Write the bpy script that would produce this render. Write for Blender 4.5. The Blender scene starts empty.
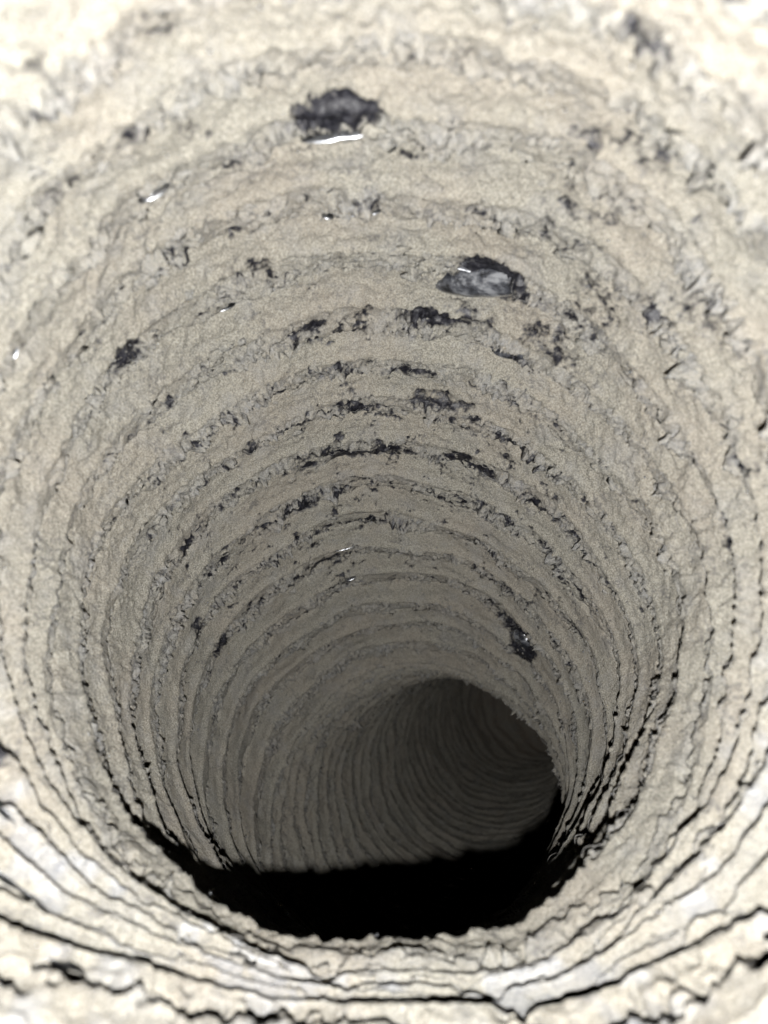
import bpy, math, random
import numpy as np
from mathutils import Vector, Matrix

MM = 0.001
rng = np.random.RandomState(7)
random.seed(7)
sc = bpy.context.scene
col = sc.collection

# ------------------------------------------------------------------ camera, light, world
cam_d = bpy.data.cameras.new('camera')
cam = bpy.data.objects.new('camera', cam_d)
col.objects.link(cam)
cam.location = (0, 0, 0)
cam.rotation_euler = (math.radians(90), 0, 0)
cam_d.sensor_fit = 'VERTICAL'
cam_d.sensor_height = 36
cam_d.lens = 36 * 750 / 1024
cam_d.clip_start = 0.002
cam_d.clip_end = 10
cam_d.dof.use_dof = True
cam_d.dof.focus_distance = 0.205
cam_d.dof.aperture_fstop = 18
sc.camera = cam

world = bpy.data.worlds.new('World')
sc.world = world
world.use_nodes = True
world.node_tree.nodes['Background'].inputs[0].default_value = (1.0, 0.6, 0.36, 1)
world.node_tree.nodes['Background'].inputs[1].default_value = 0.08

ld = bpy.data.lights.new('phone_torch', 'POINT')
ld.energy = 2.25
ld.color = (1.0, 0.988, 0.972)
ld.shadow_soft_size = 0.0012
lo = bpy.data.objects.new('phone_torch', ld)
lo.location = (0.001, -0.004, -0.0152)
col.objects.link(lo)

sc.view_settings.view_transform = 'Standard'
sc.view_settings.look = 'None'
sc.view_settings.exposure = 0
sc.view_settings.gamma = 1
sc.cycles.max_bounces = 6
sc.cycles.diffuse_bounces = 0

# ------------------------------------------------------------------ numpy noise
PERM = rng.permutation(4096).astype(np.int32)
GR = rng.normal(size=(4096, 3)).astype(np.float32)
GR /= np.linalg.norm(GR, axis=1)[:, None]
def _h(i, j, k):
    return PERM[(PERM[(PERM[i & 4095] + j) & 4095] + k) & 4095]
def perlin(p, scale, off=0.0):
    q = (p * scale + off).astype(np.float32)
    f0 = np.floor(q); i = f0.astype(np.int32); f = q - f0
    w = f * f * f * (f * (f * 6 - 15) + 10)
    out = 0
    for a in (0, 1):
        wa = w[:, 0] if a else 1 - w[:, 0]
        for b in (0, 1):
            wb = w[:, 1] if b else 1 - w[:, 1]
            for c in (0, 1):
                wc = w[:, 2] if c else 1 - w[:, 2]
                g = GR[_h(i[:, 0] + a, i[:, 1] + b, i[:, 2] + c)]
                d = g[:, 0] * (f[:, 0] - a) + g[:, 1] * (f[:, 1] - b) + g[:, 2] * (f[:, 2] - c)
                out = out + wa * wb * wc * d
    return out * 1.6
def sstep(a, b, x):
    t = np.clip((x - a) / (b - a), 0, 1)
    return t * t * (3 - 2 * t)

# ------------------------------------------------------------------ duct centre line (mm)
R = 60.0
DS = 0.5
def build_line():
    # list of (length, pitch_end_deg, yaw_end_deg, turns per mm at start of the piece)
    P0, Y0 = 32.0, 0.0
    segs = [(75, 32, 0), (78, -30, 0), (40, -31, 1), (50, -33, 3), (45, -37, 6), (45, -38, 16), (50, -14, 13), (50, -8, 15), (330, -6, 17), (160, 0, 75)]
    a, b = P0, Y0
    A, B = [a], [b]
    for L, a1, b1 in segs:
        n = int(L / DS)
        for k in range(1, n + 1):
            t = k / n
            A.append(a + (a1 - a) * t); B.append(b + (b1 - b) * t)
        a, b = a1, b1
    A = np.radians(np.array(A)); B = np.radians(np.array(B))
    d = np.stack([np.sin(B) * np.cos(A), np.cos(B) * np.cos(A), np.sin(A)], 1)
    c = np.cumsum(d * DS, 0)
    # anchor: apex of the first bend (pitch 0) sits at y=102, z=0
    k0 = int(np.argmin(np.abs(A[int(75/DS):int(153/DS)]))) + int(75 / DS)
    c += np.array([0.0, 102.0, 0.0]) - c[k0]
    c[:, 0] -= 1.0
    return c, d, k0 * DS
CL, CD, S_APEX = build_line()
S_LEN = (len(CL) - 1) * DS
kern = np.ones(13) / 13
for q in range(3):
    CD[:, q] = np.convolve(np.pad(CD[:, q], 6, 'edge'), kern, 'valid')
CD /= np.linalg.norm(CD, axis=1)[:, None]
E1 = np.cross(CD, np.array([0, 0, 1.0])); E1 /= np.linalg.norm(E1, axis=1)[:, None]
E2 = np.cross(E1, CD)
SG = np.arange(len(CL)) * DS
def ip(arr, s):
    return np.stack([np.interp(s, SG, arr[:, q]) for q in range(3)], 1)
# turn number -> arc length
def make_turns():
    pit = np.interp(SG, [0, 70, 80, 150, 165, 200, 290, 333, 360, 430, 740], [12, 12, 10.3, 10.5, 15.5, 17.5, 17.5, 16, 14, 15.5, 18])
    t = np.concatenate([[0], np.cumsum(DS / pit[:-1])])
    return t
TT = make_turns()
T_APEX = np.interp(S_APEX, SG, TT)
T_OFF = 0.25 + T_APEX % 1.0            # makes a crest pass over the top at the first bend
TMAX = TT[-1]
def s_of(t):
    return np.interp(t, TT, SG)
def frame(t, th):
    """t = helical turn coordinate (includes th/2pi), th = angle, 0 right, 90 deg top"""
    s = s_of(t)
    c = ip(CL, s); e1 = ip(E1, s); e2 = ip(E2, s)
    n = np.cos(th)[:, None] * e1 + np.sin(th)[:, None] * e2
    return c, n, s

# local stretch of the folds (1 = centre-line pitch)
KUP = np.gradient(np.arctan2(CD[:, 2], np.hypot(CD[:, 0], CD[:, 1])), DS)   # pitch rate
KYW = np.gradient(np.unwrap(np.arctan2(CD[:, 0], CD[:, 1])), DS)            # yaw rate
PITCH = 1 / np.gradient(TT, DS)

def surface(t, th, coat=True):
    c, n, s = frame(t, th)
    kup = np.interp(s, SG, KUP); kyw = np.interp(s, SG, KYW)
    stretch = 1 - R * (np.sin(th) * kup + np.cos(th) * kyw)
    pl = np.interp(s, SG, PITCH) * np.clip(stretch, 0.12, 2.5)       # local pitch, mm
    comp = np.clip(1 - pl / 14.0, 0, 1)
    base = c + n * R
    # wobble of the whole wall, crests not quite circular
    wob = perlin(base, 1 / 42.0, 3.1) * 2.6 + perlin(base, 1 / 17.0, 9.4) * 1.3
    wob = wob + 2.2 * (1 - sstep(-.95, -.35, np.sin(th))) * sstep(132, 155, s) * (1 - sstep(240, 300, s))
    edge = perlin(base, 1 / 8.0, 21.0) * 0.15 + perlin(base, 1 / 3.2, 5.0) * 0.08 + perlin(base, 1 / 1.4, 55.0) * 0.02
    ph = (t - T_OFF + (.175 + .2 * sstep(300, 380, s)) * perlin(base, 1 / 30.0, 77.0) + .07 * perlin(base, 1 / 12.0, 78.0) * sstep(280, 340, s))
    ph = ph - np.floor(ph)                # 0 = crest (wire)
    phe = ph + edge * 14.0 / np.clip(pl, 7, 30)
    amp = 1.8 + 2.0 * comp + .9 * sstep(190, 300, s)
    # fold profile: height inwards
    crest = np.exp(-(np.minimum(ph, 1 - ph) * pl / 1.2) ** 2)
    slope = np.where(phe < 0.5, 1 - sstep(0.05, 0.5, phe) * 0.35, 0.0 + sstep(0.5, 1.0, phe) * 0.9)
    crack = np.exp(-(np.abs(phe - 0.53) * np.clip(pl, 4, 30) / 0.9) ** 2)
    fl = sstep(0.02, 0.12, phe) * (1 - sstep(0.46, 0.52, phe))        # fluffy zone
    h = amp * slope * 0.8 + crest * 0.95 - wob
    if not coat:
        rr = R + 2.6 + 14 * comp - (amp * (0.5 + 0.5 * np.cos(2 * math.pi * ph)) * 0.7 - wob)
        return c + n * rr[:, None], None, None, None
    squeeze0 = sstep(.4, .75, comp) * (1 - sstep(-0.1, 0.55, np.sin(th)))
    n3 = perlin(base, 1 / 6.5, 1.0)
    wp = base + np.stack([perlin(base, 1 / 3.5, 200.0), perlin(base, 1 / 3.5, 210.0), perlin(base, 1 / 3.5, 220.0)], 1) * 1.6
    b1 = (np.sqrt(perlin(wp, 1 / 3.9, 11.0) ** 2 + .02) - .12) * 2.5
    b2 = (np.sqrt(perlin(wp, 1 / 2.3, 31.0) ** 2 + .02) - .12) * 2.5
    b3 = (np.sqrt(perlin(wp, 1 / 1.15, 41.0) ** 2 + .02) - .12) * 2.4
    b4 = perlin(base, 1 / 0.6, 47.0)
    big = perlin(base, 1 / 11.0, 90.0)
    fluffamt = np.clip(0.55 + 1.3 * big, 0.12, 1.3) * (1 - .15 * (1 - sstep(120, 200, s)))
    lum = (b1 * 0.7 + b2 * 0.62 + b3 * 0.45 + b4 * 0.3)
    near = 1 - sstep(150, 250, s)                 # the mouth is lumpier and less regular
    h += fl * fluffamt * (lum - 0.42) * 2.0 * (1 - .5 * comp) * (1 - .55 * (1 - sstep(-0.1, 0.55, np.sin(th))))
    h += (1 - fl) * (n3 * 0.35 + b3 * 0.05 + b4 * 0.05 + (b2 - .5) * 0.06 * (1 + 4.0 * near) + (b3 - .5) * .12 * near)
    h += sstep(300, 360, s) * ((b1 - .5) * .25 + (b2 - .5) * .2)
    near = near * (1 - .75 * squeeze0)
    h += near * (b1 - 0.5) * 0.4 + near * (b2 - 0.5) * 0.15
    fl = fl
    deep = np.sin(np.floor(phe + t - T_OFF - ph) * 12.9898) * 0.5 + 0.5
    pr = np.clip(pl, 1.7, 30)
    under = 1 - (1 - sstep(-.8, -.35, np.sin(th))) * (1 - sstep(.45, .65, deep))
    slot = under * np.exp(-(np.abs(phe - 0.53) * pr / (0.85 + .5 * b1)) ** 4)
    low = 1 - sstep(-0.1, 0.55, np.sin(th))
    dash = sstep(-.02, .22, perlin(base, 1 / 5.0, 163.0) + .8 * perlin(base, 1 / 2.2, 167.0) - .14 + .55 * comp - .25 * (1 - deep))
    # where the folds are squeezed together on the inside of the bend they bunch into a few thick rolls
    squeeze = sstep(.48, .78, comp) * low
    pm = (t - T_OFF) / 3.1 + 0.55 * perlin(base, 1 / 19.0, 171.0) + .14 * perlin(base, 1 / 6.0, 173.0) + .05 * perlin(base, 1 / 2.0, 179.0)
    pm = np.abs(pm - np.round(pm)) * 3.1 * np.clip(pl, 1.7, 30)
    mw = np.clip(.72 + 1.1 * np.exp(-((th + 1.35) / .35) ** 2) + 2.4 * perlin(base, 1 / 14.0, 181.0) + .5 * perlin(base, 1 / 3.0, 183.0), .05, 3.0)
    h -= squeeze * np.exp(-(pm / mw) ** 4) * 8.0
    h -= squeeze * np.exp(-(pm / 1.3) ** 2) * 1.6
    h -= slot * low * dash * (5.5 + 4.0 * comp) * (1 - squeeze)
    pit = sstep(.12, .3, perlin(base, 1 / 2.0, 231.0) + .4 * perlin(base, 1 / 12.0, 233.0)) * low * (1 - squeeze) * (1 - sstep(230, 300, s))
    h -= np.exp(-((phe - 0.5) * pr / 1.1) ** 4) * pit * 7.0
    crk = np.clip(0.5 + 1.5 * perlin(base, 1 / 7.0, 63.0) + 0.5 * comp + 1.1 * perlin(base, 1 / 2.6, 67.0), 0, 1.6)
    h -= crack * under * crk * (1.6 + comp * 2.0 * deep) * (1 - squeeze)
    h -= 4.0 * comp + 6.3 * comp * comp
    # bald places where the dark liner shows: axial streaks in the fluffy zone
    top = sstep(-0.15, 0.75, np.sin(th)) * (1 - sstep(255, 300, s))
    q = np.stack([th * R / 1.6, s * 1.0, np.sin(th) * 8], 1)
    hn = .8 * perlin(q, 1 / 3.2, 101.0) + 0.8 * perlin(q, 1 / 1.5, 107.0) + 0.6 * perlin(base, 1 / 0.8, 111.0)
    zone = np.exp(-((phe - 0.36) / 0.25) ** 2)
    hole = hn * 0.9 + zone * 0.62 - .96 + 0.40 * top + 0.3 * perlin(base, 1 / 24.0, 121.0)
    hole -= .32 * (1 - sstep(135, 200, s)) + .2 * (1 - top)
    hole = np.where(hole > 0, hole * .6, hole)
    for (ht, hth, wt, wth, st) in HOLES:
        dt = (t - ht) / wt; da = ((th - hth + math.pi) % (2 * math.pi) - math.pi) * R / wth
        d2 = dt * dt + da * da
        hole = np.maximum(hole, (st - .25) * (1.1 - d2) + 0.30 * hn - 0.10)
    hm = sstep(-0.10, 0.22, hole)
    h -= hm * (0.7 + 0.3 * (b2 - .5))
    rr = R - h
    sheen = (1 - sstep(-.75, .0, np.sin(th))) * (1 - sstep(125, 150, s)) * sstep(.12, .45, perlin(base, 1 / 9.0, 191.0) + .6 * perlin(base, 1 / 3.5, 193.0))
    return c + n * rr[:, None], np.clip(hole + 0.5, 0, 1), fl * np.clip(fluffamt, 0, 1), sheen

F_PX = 750.0
def project(P):
    return 384 + F_PX * P[:, 0] / P[:, 1], 512 - F_PX * P[:, 2] / P[:, 1]
# a coarse map of the plain wall, to read off where on the wall a mark stands
_t, _a = np.meshgrid(np.arange(4, 26, 0.05), np.radians(np.arange(-60, 240, 0.75)), indexing='ij')
_c, _n, _s = frame(_t.ravel(), _a.ravel())
_P = _c + _n * (R - 1)
_u, _v = project(_P)
_ok = (_P[:, 1] > 40)
def wall_at(u, v):
    d = (_u - u) ** 2 + (_v - v) ** 2 + np.where(_ok, 0, 1e9)
    near = np.where(d < 36)[0]
    if len(near) == 0: near = np.array([np.argmin(d)])
    k = near[np.argmin(_P[near, 1] * 2 + d[near] * 0.3)]
    return _t.ravel()[k], _a.ravel()[k]

HOLES = []
for (u, v, wu, wv, st) in [
    (333, 100, 42, 18, 1.1), (150, 30, 26, 7, .5), (176, 122, 12, 7, .48), (650, 18, 34, 14, .5), (600, 132, 26, 8, .34), (655, 160, 34, 8, .36),
    (365, 192, 16, 8, .5), (492, 284, 62, 12, 1.0), (430, 320, 26, 10, .9), (470, 322, 26, 10, .6), (508, 357, 16, 7, .7), (590, 214, 30, 8, .34),
    (372, 250, 18, 7, .6), (705, 318, 12, 24, .45), (654, 300, 18, 12, .5), (365, 377, 10, 6, .9), (405, 373, 26, 6, .7), (320, 100, 20, 18, .8),
    (745, 460, 10, 16, .45), (716, 520, 9, 22, .8), (352, 458, 24, 6, .8), (312, 469, 14, 5, .7), (306, 510, 16, 5, .7), (248, 441, 9, 7, .6),
    (462, 461, 12, 5, .8), (480, 475, 14, 5, .8), (175, 446, 8, 6, .5), (517, 632, 14, 10, .8), (523, 652, 10, 9, .8), (222, 646, 10, 7, .8),
    (196, 630, 9, 5, .7), (127, 354, 20, 6, .5), (335, 368, 30, 6, .5), (440, 405, 30, 6, .5), (310, 325, 14, 5, .7), (245, 272, 22, 6, .5),
    (8, 730, 10, 24, .6), (545, 345, 30, 6, .42), (600, 300, 26, 6, .4), (20, 45, 20, 6, .4)]:
    t_, a_ = wall_at(u, v)
    # size on the wall from size in the photograph
    t1, a1 = wall_at(u + wu, v); t2, a2 = wall_at(u, v + wv); t0, a0 = wall_at(u, v - wv); t3, a3 = wall_at(u - wu, v)
    up = max(abs(math.sin(a_)), 0.25)
    wth = max(1.2, (abs(a1 - a3) + abs(a0 - a2)) * R / 2)
    wt = max(0.08, (abs(t2 - t0) + abs(t1 - t3)) / 2 * (0.8))
    HOLES.append((t_, a_, min(wt, 0.5) * .9, min(wth * 1.2, 9.0), st))

# ------------------------------------------------------------------ materials
def new_mat(name):
    m = bpy.data.materials.new(name); m.use_nodes = True
    nt = m.node_tree; nt.nodes.clear()
    out = nt.nodes.new('ShaderNodeOutputMaterial')
    return m, nt, out
def N(nt, typ, **kw):
    n = nt.nodes.new(typ)
    for k, v in kw.items():
        if k.startswith('i_'): n.inputs[k[2:].replace('_', ' ')].default_value = v
        else: setattr(n, k, v)
    return n
def math_(nt, op, a, b=None, clamp=False):
    n = nt.nodes.new('ShaderNodeMath'); n.operation = op; n.use_clamp = clamp
    for k, x in enumerate((a, b)):
        if x is None: continue
        if isinstance(x, (int, float)): n.inputs[k].default_value = x
        else: nt.links.new(x, n.inputs[k])
    return n.outputs[0]
def noise(nt, vec, scale, detail=3, rough=.5):
    n = N(nt, 'ShaderNodeTexNoise'); n.inputs['Scale'].default_value = scale
    n.inputs['Detail'].default_value = detail; n.inputs['Roughness'].default_value = rough
    nt.links.new(vec, n.inputs['Vector']); return n.outputs['Fac']
def ramp(nt, fac, stops):
    n = nt.nodes.new('ShaderNodeValToRGB')
    while len(n.color_ramp.elements) < len(stops): n.color_ramp.elements.new(0.5)
    for e, (p, c) in zip(n.color_ramp.elements, stops):
        e.position = p; e.color = (*c, 1) if len(c) == 3 else c
    nt.links.new(fac, n.inputs[0]); return n.outputs[0]
def mixc(nt, f, a, b):
    n = nt.nodes.new('ShaderNodeMix'); n.data_type = 'RGBA'
    for x, s in ((f, n.inputs[0]), (a, n.inputs[6]), (b, n.inputs[7])):
        if isinstance(x, (int, float)): s.default_value = x
        elif isinstance(x, tuple): s.default_value = (*x, 1)
        else: nt.links.new(x, s)
    return n.outputs[2]

def dust_material():
    m, nt, out = new_mat('dust_coat')
    geo = N(nt, 'ShaderNodeNewGeometry'); pos = geo.outputs['Position']
    ah = N(nt, 'ShaderNodeAttribute', attribute_name='bald'); af = N(nt, 'ShaderNodeAttribute', attribute_name='fluff')
    grain = noise(nt, pos, 3000, 2, .7)
    grain2 = noise(nt, pos, 1900, 3, .7)
    mid = noise(nt, pos, 300, 4, .6)
    big = noise(nt, pos, 45, 3, .5)
    sand = ramp(nt, grain, [(.36, (.175, .165, .140)), (.5, (.300, .284, .242)), (.64, (.425, .406, .35))])
    blush = mixc(nt, ramp(nt, big, [(.42, (0, 0, 0)), (.62, (1, 1, 1))]), sand, mixc(nt, .22, sand, (.34, .285, .23)))
    fluffc = ramp(nt, grain2, [(.36, (.19, .19, .186)), (.64, (.36, .36, .36))])
    ff = math_(nt, 'MULTIPLY', af.outputs['Fac'], ramp(nt, mid, [(.3, (0, 0, 0)), (.65, (1, 1, 1))]))
    tuft = ramp(nt, noise(nt, pos, 130, 4, .6), [(.5, (0, 0, 0)), (.66, (1, 1, 1))])
    ff = math_(nt, 'MAXIMUM', math_(nt, 'MULTIPLY', ff, .75), math_(nt, 'MULTIPLY', tuft, .32))
    c = mixc(nt, ff, blush, fluffc)
    # dark lint specks; in the fluff they also paint in shaded pits
    sp = noise(nt, pos, 900, 4, .72); spm = noise(nt, pos, 160, 3, .6)
    spk = math_(nt, 'ADD', sp, math_(nt, 'MULTIPLY', math_(nt, 'SUBTRACT', spm, .5), .7))
    spk = math_(nt, 'ADD', spk, math_(nt, 'MULTIPLY', af.outputs['Fac'], .02))
    spk = ramp(nt, spk, [(.59, (0, 0, 0)), (.69, (1, 1, 1))])
    c = mixc(nt, math_(nt, 'MULTIPLY', spk, .55), c, (.10, .098, .10))
    dust = N(nt, 'ShaderNodeBsdfPrincipled'); nt.links.new(c, dust.inputs['Base Color'])
    dust.inputs['Roughness'].default_value = .95; dust.inputs['Subsurface Weight'].default_value = .45; dust.inputs['Subsurface Scale'].default_value = .0011; dust.inputs['Subsurface Radius'].default_value = (1, .88, .7); dust.inputs['Diffuse Roughness'].default_value = 0.5; dust.inputs['Specular IOR Level'].default_value = .12
    bsum = math_(nt, 'ADD', math_(nt, 'MULTIPLY', grain, .6), math_(nt, 'ADD', grain2, math_(nt, 'MULTIPLY', mid, .7)))
    bp = N(nt, 'ShaderNodeBump'); bp.inputs['Strength'].default_value = .9; bp.inputs['Distance'].default_value = .0008
    nt.links.new(bsum, bp.inputs['Height']); nt.links.new(bp.outputs[0], dust.inputs['Normal'])
    # dark film where the coat is gone, streaked by fibres
    film = N(nt, 'ShaderNodeBsdfPrincipled')
    fb = noise(nt, pos, 700, 4, .75)
    nt.links.new(ramp(nt, fb, [(.42, (.006, .006, .009)), (.58, (.026, .026, .032)), (.72, (.14, .135, .13))]), film.inputs['Base Color'])
    film.inputs['Roughness'].default_value = .42; film.inputs['Specular IOR Level'].default_value = .35
    bp2 = N(nt, 'ShaderNodeBump'); bp2.inputs['Strength'].default_value = .6; bp2.inputs['Distance'].default_value = .0004
    nt.links.new(fb, bp2.inputs['Height']); nt.links.new(bp2.outputs[0], film.inputs['Normal'])
    hn = noise(nt, pos, 750, 5, .75)
    hf = math_(nt, 'ADD', ah.outputs['Fac'], math_(nt, 'MULTIPLY', math_(nt, 'SUBTRACT', hn, .5), 1.3))
    hf = ramp(nt, hf, [(.47, (0, 0, 0)), (.72, (1, 1, 1))])
    # thinly dusted translucent film on the near folds
    ash = N(nt, 'ShaderNodeAttribute', attribute_name='sheen')
    thin = N(nt, 'ShaderNodeBsdfPrincipled')
    nt.links.new(mixc(nt, ramp(nt, mid, [(.4, (0, 0, 0)), (.6, (1, 1, 1))]), (.16, .175, .21), (.30, .30, .30)), thin.inputs['Base Color'])
    thin.inputs['Roughness'].default_value = .3; nt.links.new(bp2.outputs[0], thin.inputs['Normal'])
    mxs = N(nt, 'ShaderNodeMixShader'); nt.links.new(math_(nt, 'MULTIPLY', ash.outputs['Fac'], .42), mxs.inputs[0])
    nt.links.new(dust.outputs[0], mxs.inputs[1]); nt.links.new(thin.outputs[0], mxs.inputs[2])
    mx = N(nt, 'ShaderNodeMixShader'); nt.links.new(hf, mx.inputs[0])
    nt.links.new(mxs.outputs[0], mx.inputs[1]); nt.links.new(film.outputs[0], mx.inputs[2])
    nt.links.new(mx.outputs[0], out.inputs[0])
    return m
def simple(name, colr, rough, spec=.5, metal=0, trans=0, coat=0):
    m, nt, out = new_mat(name)
    p = N(nt, 'ShaderNodeBsdfPrincipled')
    p.inputs['Base Color'].default_value = (*colr, 1); p.inputs['Roughness'].default_value = rough
    p.inputs['Specular IOR Level'].default_value = spec; p.inputs['Metallic'].default_value = metal
    p.inputs['Transmission Weight'].default_value = trans; p.inputs['Coat Weight'].default_value = coat
    tc = N(nt, 'ShaderNodeNewGeometry'); nz = noise(nt, tc.outputs['Position'], 500, 4, .6)
    b = N(nt, 'ShaderNodeBump'); b.inputs['Strength'].default_value = .35; b.inputs['Distance'].default_value = .0003
    nt.links.new(nz, b.inputs['Height']); nt.links.new(b.outputs[0], p.inputs['Normal'])
    nt.links.new(p.outputs[0], out.inputs[0]); return m
M_DUST = dust_material()
M_LINER = simple('black_film', (.012, .012, .015), .4)
M_GLINT = simple('glint_strip', (.3, .31, .33), .3, metal=1)  # shiny metal for the added glints
M_FLAKE = simple('glitter', (.9, .93, 1.0), .45, metal=1)
for _n in [n for n in M_FLAKE.node_tree.nodes if n.type == 'BUMP']: M_FLAKE.node_tree.nodes.remove(_n)

def mesh_obj(name, verts, faces, mat, parent=None, attrs=None, smooth=True):
    """verts in mm"""
    me = bpy.data.meshes.new(name)
    verts = np.asarray(verts, np.float32) * MM
    faces = np.asarray(faces, np.int32)
    nf, k = faces.shape
    me.vertices.add(len(verts)); me.vertices.foreach_set('co', verts.ravel())
    me.loops.add(nf * k); me.loops.foreach_set('vertex_index', faces.ravel())
    me.polygons.add(nf); me.polygons.foreach_set('loop_start', np.arange(nf, dtype=np.int32) * k)
    if smooth: me.polygons.foreach_set('use_smooth', np.ones(nf, bool))
    me.update(calc_edges=True)
    for an, av in (attrs or {}).items():
        a = me.attributes.new(an, 'FLOAT', 'POINT'); a.data.foreach_set('value', av.astype(np.float32))
    me.materials.append(mat)
    o = bpy.data.objects.new(name, me); col.objects.link(o)
    if parent: o.parent = parent
    return o
def grid_faces(nr, nc):
    i, j = np.meshgrid(np.arange(nr - 1), np.arange(nc - 1), indexing='ij')
    a = (i * nc + j).ravel()
    return np.stack([a, a + nc, a + nc + 1, a + 1], 1)

# ------------------------------------------------------------------ the duct
duct = bpy.data.objects.new('flexible_duct', None); duct.empty_display_size = .02
col.objects.link(duct)
duct['label'] = 'ribbed flexible duct seen from inside, its walls caked in beige dust'
duct['category'] = 'duct'

NTH = 820
TH = np.linspace(-math.pi / 2, 1.5 * math.pi, NTH + 1)
n_turn = int(TMAX) - 1
for i in range(n_turn):
    smid = s_of(np.array([i + .75]))[0]
    nr = 24 if smid < 75 else 42 if smid < 330 else 30 if smid < 480 else 16
    w = np.linspace(i, i + 1, nr + 1)
    # the pieces meet in the cracks between the folds
    th_ = TH if smid < 400 else TH[::2]
    W, A = np.meshgrid(w, th_, indexing='ij')
    t = (W + (A + math.pi / 2) / (2 * math.pi) - 0.75 + (T_OFF % 1) + 0.53).ravel()
    t = np.clip(t, 0, TMAX)
    V, hole, fl, sheen = surface(t, A.ravel())
    mesh_obj('corrugation', V, grid_faces(nr + 1, len(th_)), M_DUST, duct, {'bald': hole, 'fluff': fl, 'sheen': sheen})
# dark outer film behind the coat, closing the far end
nr, nc = 500, 180
W, A = np.meshgrid(np.linspace(0.3, TMAX - .2, nr), np.linspace(0, 2 * math.pi, nc), indexing='ij')
V, *_ = surface(W.ravel(), A.ravel(), coat=False)
mesh_obj('outer_film', V, grid_faces(nr, nc), M_LINER, duct)

# ------------------------------------------------------------------ bare film on the crests, strips added for glints on film and wire
def strip(name, u, v, length, width, bulge, mat, lift=0.5, skew=0.0, label=None, crumple=.12):
    """a curved piece of film lying along a fold; sizes in mm"""
    t0, a0 = wall_at(u, v)
    t0 += 0.0
    nr, nc = 9, 28
    x = np.linspace(-1, 1, nc); y = np.linspace(-1, 1, nr)
    Y, X = np.meshgrid(y, x, indexing='ij'); X = X.ravel(); Y = Y.ravel()
    shape = np.clip(1 - np.abs(X) ** 2.2, 0, 1) ** .8
    pl = 1.0 / np.interp(s_of(t0), SG, PITCH)
    t = t0 + Y * shape * width / 2 * pl + skew * X * pl
    th = a0 + X * length / 2 / R
    V, *_ = surface(np.full_like(t, t0) + 0 * t, np.full_like(th, a0))
    c, n, s = frame(t, th)
    c0, n0, _ = frame(np.array([t0]), np.array([a0]))
    r0 = float(np.dot(V[0] - c0[0], n0[0]))
    rr = r0 + .4 - (lift + .4) * np.sqrt(1 - Y ** 2) * shape ** .5 - bulge * (1 - Y ** 2) * shape + perlin(c + n * R, 1 / (1.4 if crumple > .35 else 3.0), 7.0) * crumple
    o = mesh_obj(name, c + n * rr[:, None], grid_faces(nr, nc), mat, duct)
    if label: o['label'] = label
    return o
M_CLEAR = simple('clear_film', (.15, .155, .17), .2, spec=.9, metal=.35, coat=1)
_nt = M_CLEAR.node_tree
_p = [n for n in _nt.nodes if n.type == 'BSDF_PRINCIPLED'][0]
_g = _nt.nodes.new('ShaderNodeNewGeometry'); _mp = _nt.nodes.new('ShaderNodeMapping'); _mp.inputs['Scale'].default_value = (.3, 1, 1)
_nt.links.new(_g.outputs['Position'], _mp.inputs[0])
_nt.links.new(ramp(_nt, noise(_nt, _mp.outputs[0], 420, 4, .65), [(.38, (.012, .013, .016)), (.52, (.09, .095, .11)), (.64, (.33, .34, .36))]), _p.inputs['Base Color'])
strip('clear_film', 482, 291, 22, 5.0, .9, M_CLEAR, 2.5, 2.6, 'bare shiny clear film without dust')
strip('clear_film', 519, 640, 9.0, 7.0, .3, M_CLEAR, 1.4, 0, 'crumpled bluish piece of bare film', .9)
strip('clear_film', 512, 357, 9.0, 2.4, .8, M_CLEAR, .5, 1.4)
for u, v, L in [(478, 281, 13), (503, 352, 3), (335, 122, 8), (363, 206, 5), (325, 210, 1.6), (150, 188, 3.5), (345, 546, 5), (349, 574, 3), (230, 312, 3), (527, 160, 1.6), (142, 190, 2),
                (40, 862, 8), (65, 955, 5), (220, 1012, 8), (130, 870, 3), (568, 908, 3), (600, 887, 2), (20, 800, 3), (500, 940, 2), (392, 1005, 4), (7, 350, 2)]:
    strip('glint_strip', u, v, L * 1.5, .38, .34, M_GLINT, .42, rng.uniform(-.3, .3), None, .2)  # metal strips added to make the glints along film edges and wire

# ------------------------------------------------------------------ tiny glinting flakes and lint
def flakes():
    n = 300
    t = rng.uniform(5.5, 30, n); a = rng.uniform(-math.pi / 2, 1.5 * math.pi, n)
    V, *_ = surface(t, a)
    c, nn, s = frame(t, a)
    vs, fs = [], []
    for k in range(n):
        nrm = rng.normal(size=3) * .2 - V[k] / np.linalg.norm(V[k]); nrm /= np.linalg.norm(nrm)
        x = np.cross(nrm, rng.normal(size=3)); x /= np.linalg.norm(x); y = np.cross(nrm, x)
        r = rng.uniform(.13, .28) * (1 + V[k][1] / 400)
        p = V[k] - nn[k] * .8
        b = len(vs)
        vs += [p + x * r, p + y * r * .6, p - x * r * .8, p - y * r * .7, p - nrm * .12]
        fs += [(b, b + 1, b + 2), (b, b + 2, b + 3), (b, b + 4, b + 1), (b + 1, b + 4, b + 2), (b + 2, b + 4, b + 3), (b + 3, b + 4, b)]
    o = mesh_obj('glittering_specks', np.array(vs), np.array(fs), M_FLAKE, smooth=False)
    o['label'] = 'tiny glittering specks caught in the beige dust of the duct'; o['category'] = 'glitter'; o['kind'] = 'stuff'
flakes()

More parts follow.
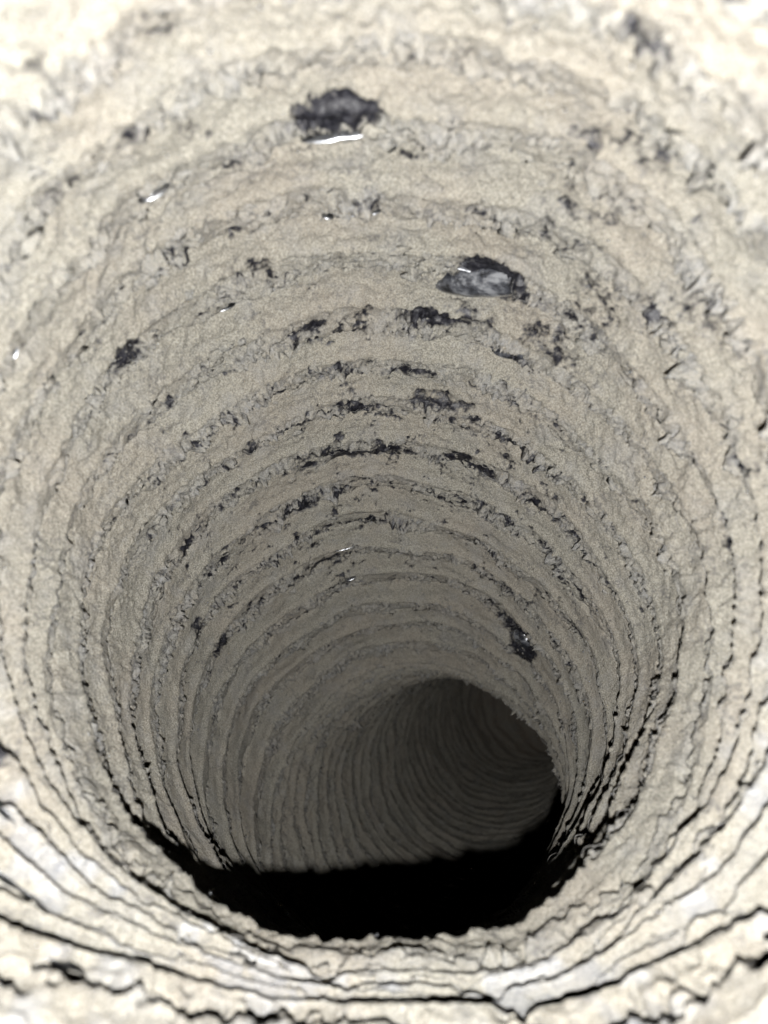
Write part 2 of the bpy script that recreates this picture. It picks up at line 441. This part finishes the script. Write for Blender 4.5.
def fibres():
    n = 1500
    t = rng.uniform(5.5, 26, n); a = rng.uniform(-math.pi / 2, 1.5 * math.pi, n)
    ts = np.round(t - T_OFF) + T_OFF + rng.uniform(.15, .55, n)       # they sit in the fluffy part of each fold
    V, *_ = surface(ts, a)
    c, nn, s = frame(ts, a)
    e = np.cross(nn, np.array([[.2, .9, -.4]])); e /= np.linalg.norm(e, axis=1)[:, None]
    f = np.cross(e, nn)
    ns = 6
    vs, fs = [], []
    for k in range(n):
        L = rng.uniform(1.5, 6); ang = rng.normal() * .7
        d = e[k] * math.cos(ang) + f[k] * math.sin(ang)
        side = np.cross(d, nn[k]); bend = rng.normal() * L * .35; hop = rng.uniform(.3, 1.1)
        rad = rng.uniform(.03, .06)
        b = len(vs)
        for q in range(ns + 1):
            x = q / ns
            p = V[k] + d * (x - .5) * L + side * bend * (x - .5) ** 2 * 2 - nn[k] * (hop * math.sin(math.pi * x) + .15)
            for w in range(3):
                an = w * 2.094
                vs.append(p + (side * math.cos(an) + nn[k] * math.sin(an)) * rad)
        for q in range(ns):
            for w in range(3):
                fs.append((b + q * 3 + w, b + q * 3 + (w + 1) % 3, b + q * 3 + 3 + (w + 1) % 3, b + q * 3 + 3 + w))
    o = mesh_obj('lint_fibres', np.array(vs), np.array(fs), M_FIBRE)
    o['label'] = 'fine pale lint fibres lying across the dusty duct folds'; o['category'] = 'lint'; o['kind'] = 'stuff'
M_FIBRE = simple('lint', (.34, .33, .31), .8)
fibres()

def clumps():
    """rounded tufts of lint gathered along the folds"""
    import bmesh
    bm = bmesh.new(); bmesh.ops.create_icosphere(bm, subdivisions=2, radius=1)
    iv = np.array([v.co[:] for v in bm.verts]); fi = np.array([[v.index for v in f.verts] for f in bm.faces]); bm.free()
    want = 3600
    n = 26000
    t = rng.uniform(5, 24, n); a = rng.uniform(-math.pi / 2, 1.5 * math.pi, n)
    a = np.where(rng.uniform(size=n) < .35, rng.uniform(.2, math.pi - .2, n), a)
    t = np.round(t - T_OFF) + T_OFF + np.clip(rng.normal(.29, .17, n), .03, .7)
    c, nn, s = frame(t, a)
    base = c + nn * R
    dens = .5 + 1.5 * perlin(base, 1 / 9.0, 90.0) + .5 * perlin(base, 1 / 3.0, 95.0)
    dens *= .35 + .65 * sstep(-.2, .5, np.sin(a))
    keep = np.where(rng.uniform(size=n) < np.clip(dens, 0, 1) * .6)[0][:want]
    t, a, nn = t[keep], a[keep], nn[keep]
    V, hole, fl, _ = surface(t, a)
    m = len(keep)
    ok = hole < .42
    rad = (.25 + 1.0 * rng.uniform(size=m) ** 2.6) * np.where(ok, 1, .3)
    e = np.cross(nn, np.array([[.1, .9, -.4]])); e /= np.linalg.norm(e, axis=1)[:, None]; f = np.cross(e, nn)
    ctr = V + nn * (rad * .22)[:, None]
    st = rng.uniform(.9, 1.7, m)
    P = (iv[None, :, 0, None] * (e * (rad * st)[:, None])[:, None] + iv[None, :, 1, None] * (f * rad[:, None])[:, None]
         + iv[None, :, 2, None] * (nn * (rad * .75)[:, None])[:, None]) + ctr[:, None]
    P = P.reshape(-1, 3)
    out = (P - np.repeat(ctr, len(iv), 0))
    P = P + out * (perlin(P, 1 / .9, 7.0) * .8 + perlin(P, 1 / .4, 17.0) * .9)[:, None]
    F = (fi[None] + (np.arange(m) * len(iv))[:, None, None]).reshape(-1, 3)
    k = len(P)
    o = mesh_obj('lint_clumps', P, F, M_DUST, attrs={'bald': np.zeros(k), 'fluff': np.repeat(rng.uniform(.1, .9, m), len(iv)), 'sheen': np.zeros(k)})
    o['label'] = 'soft grey tufts of lint gathered along the duct folds'; o['category'] = 'lint'; o['kind'] = 'stuff'
clumps()
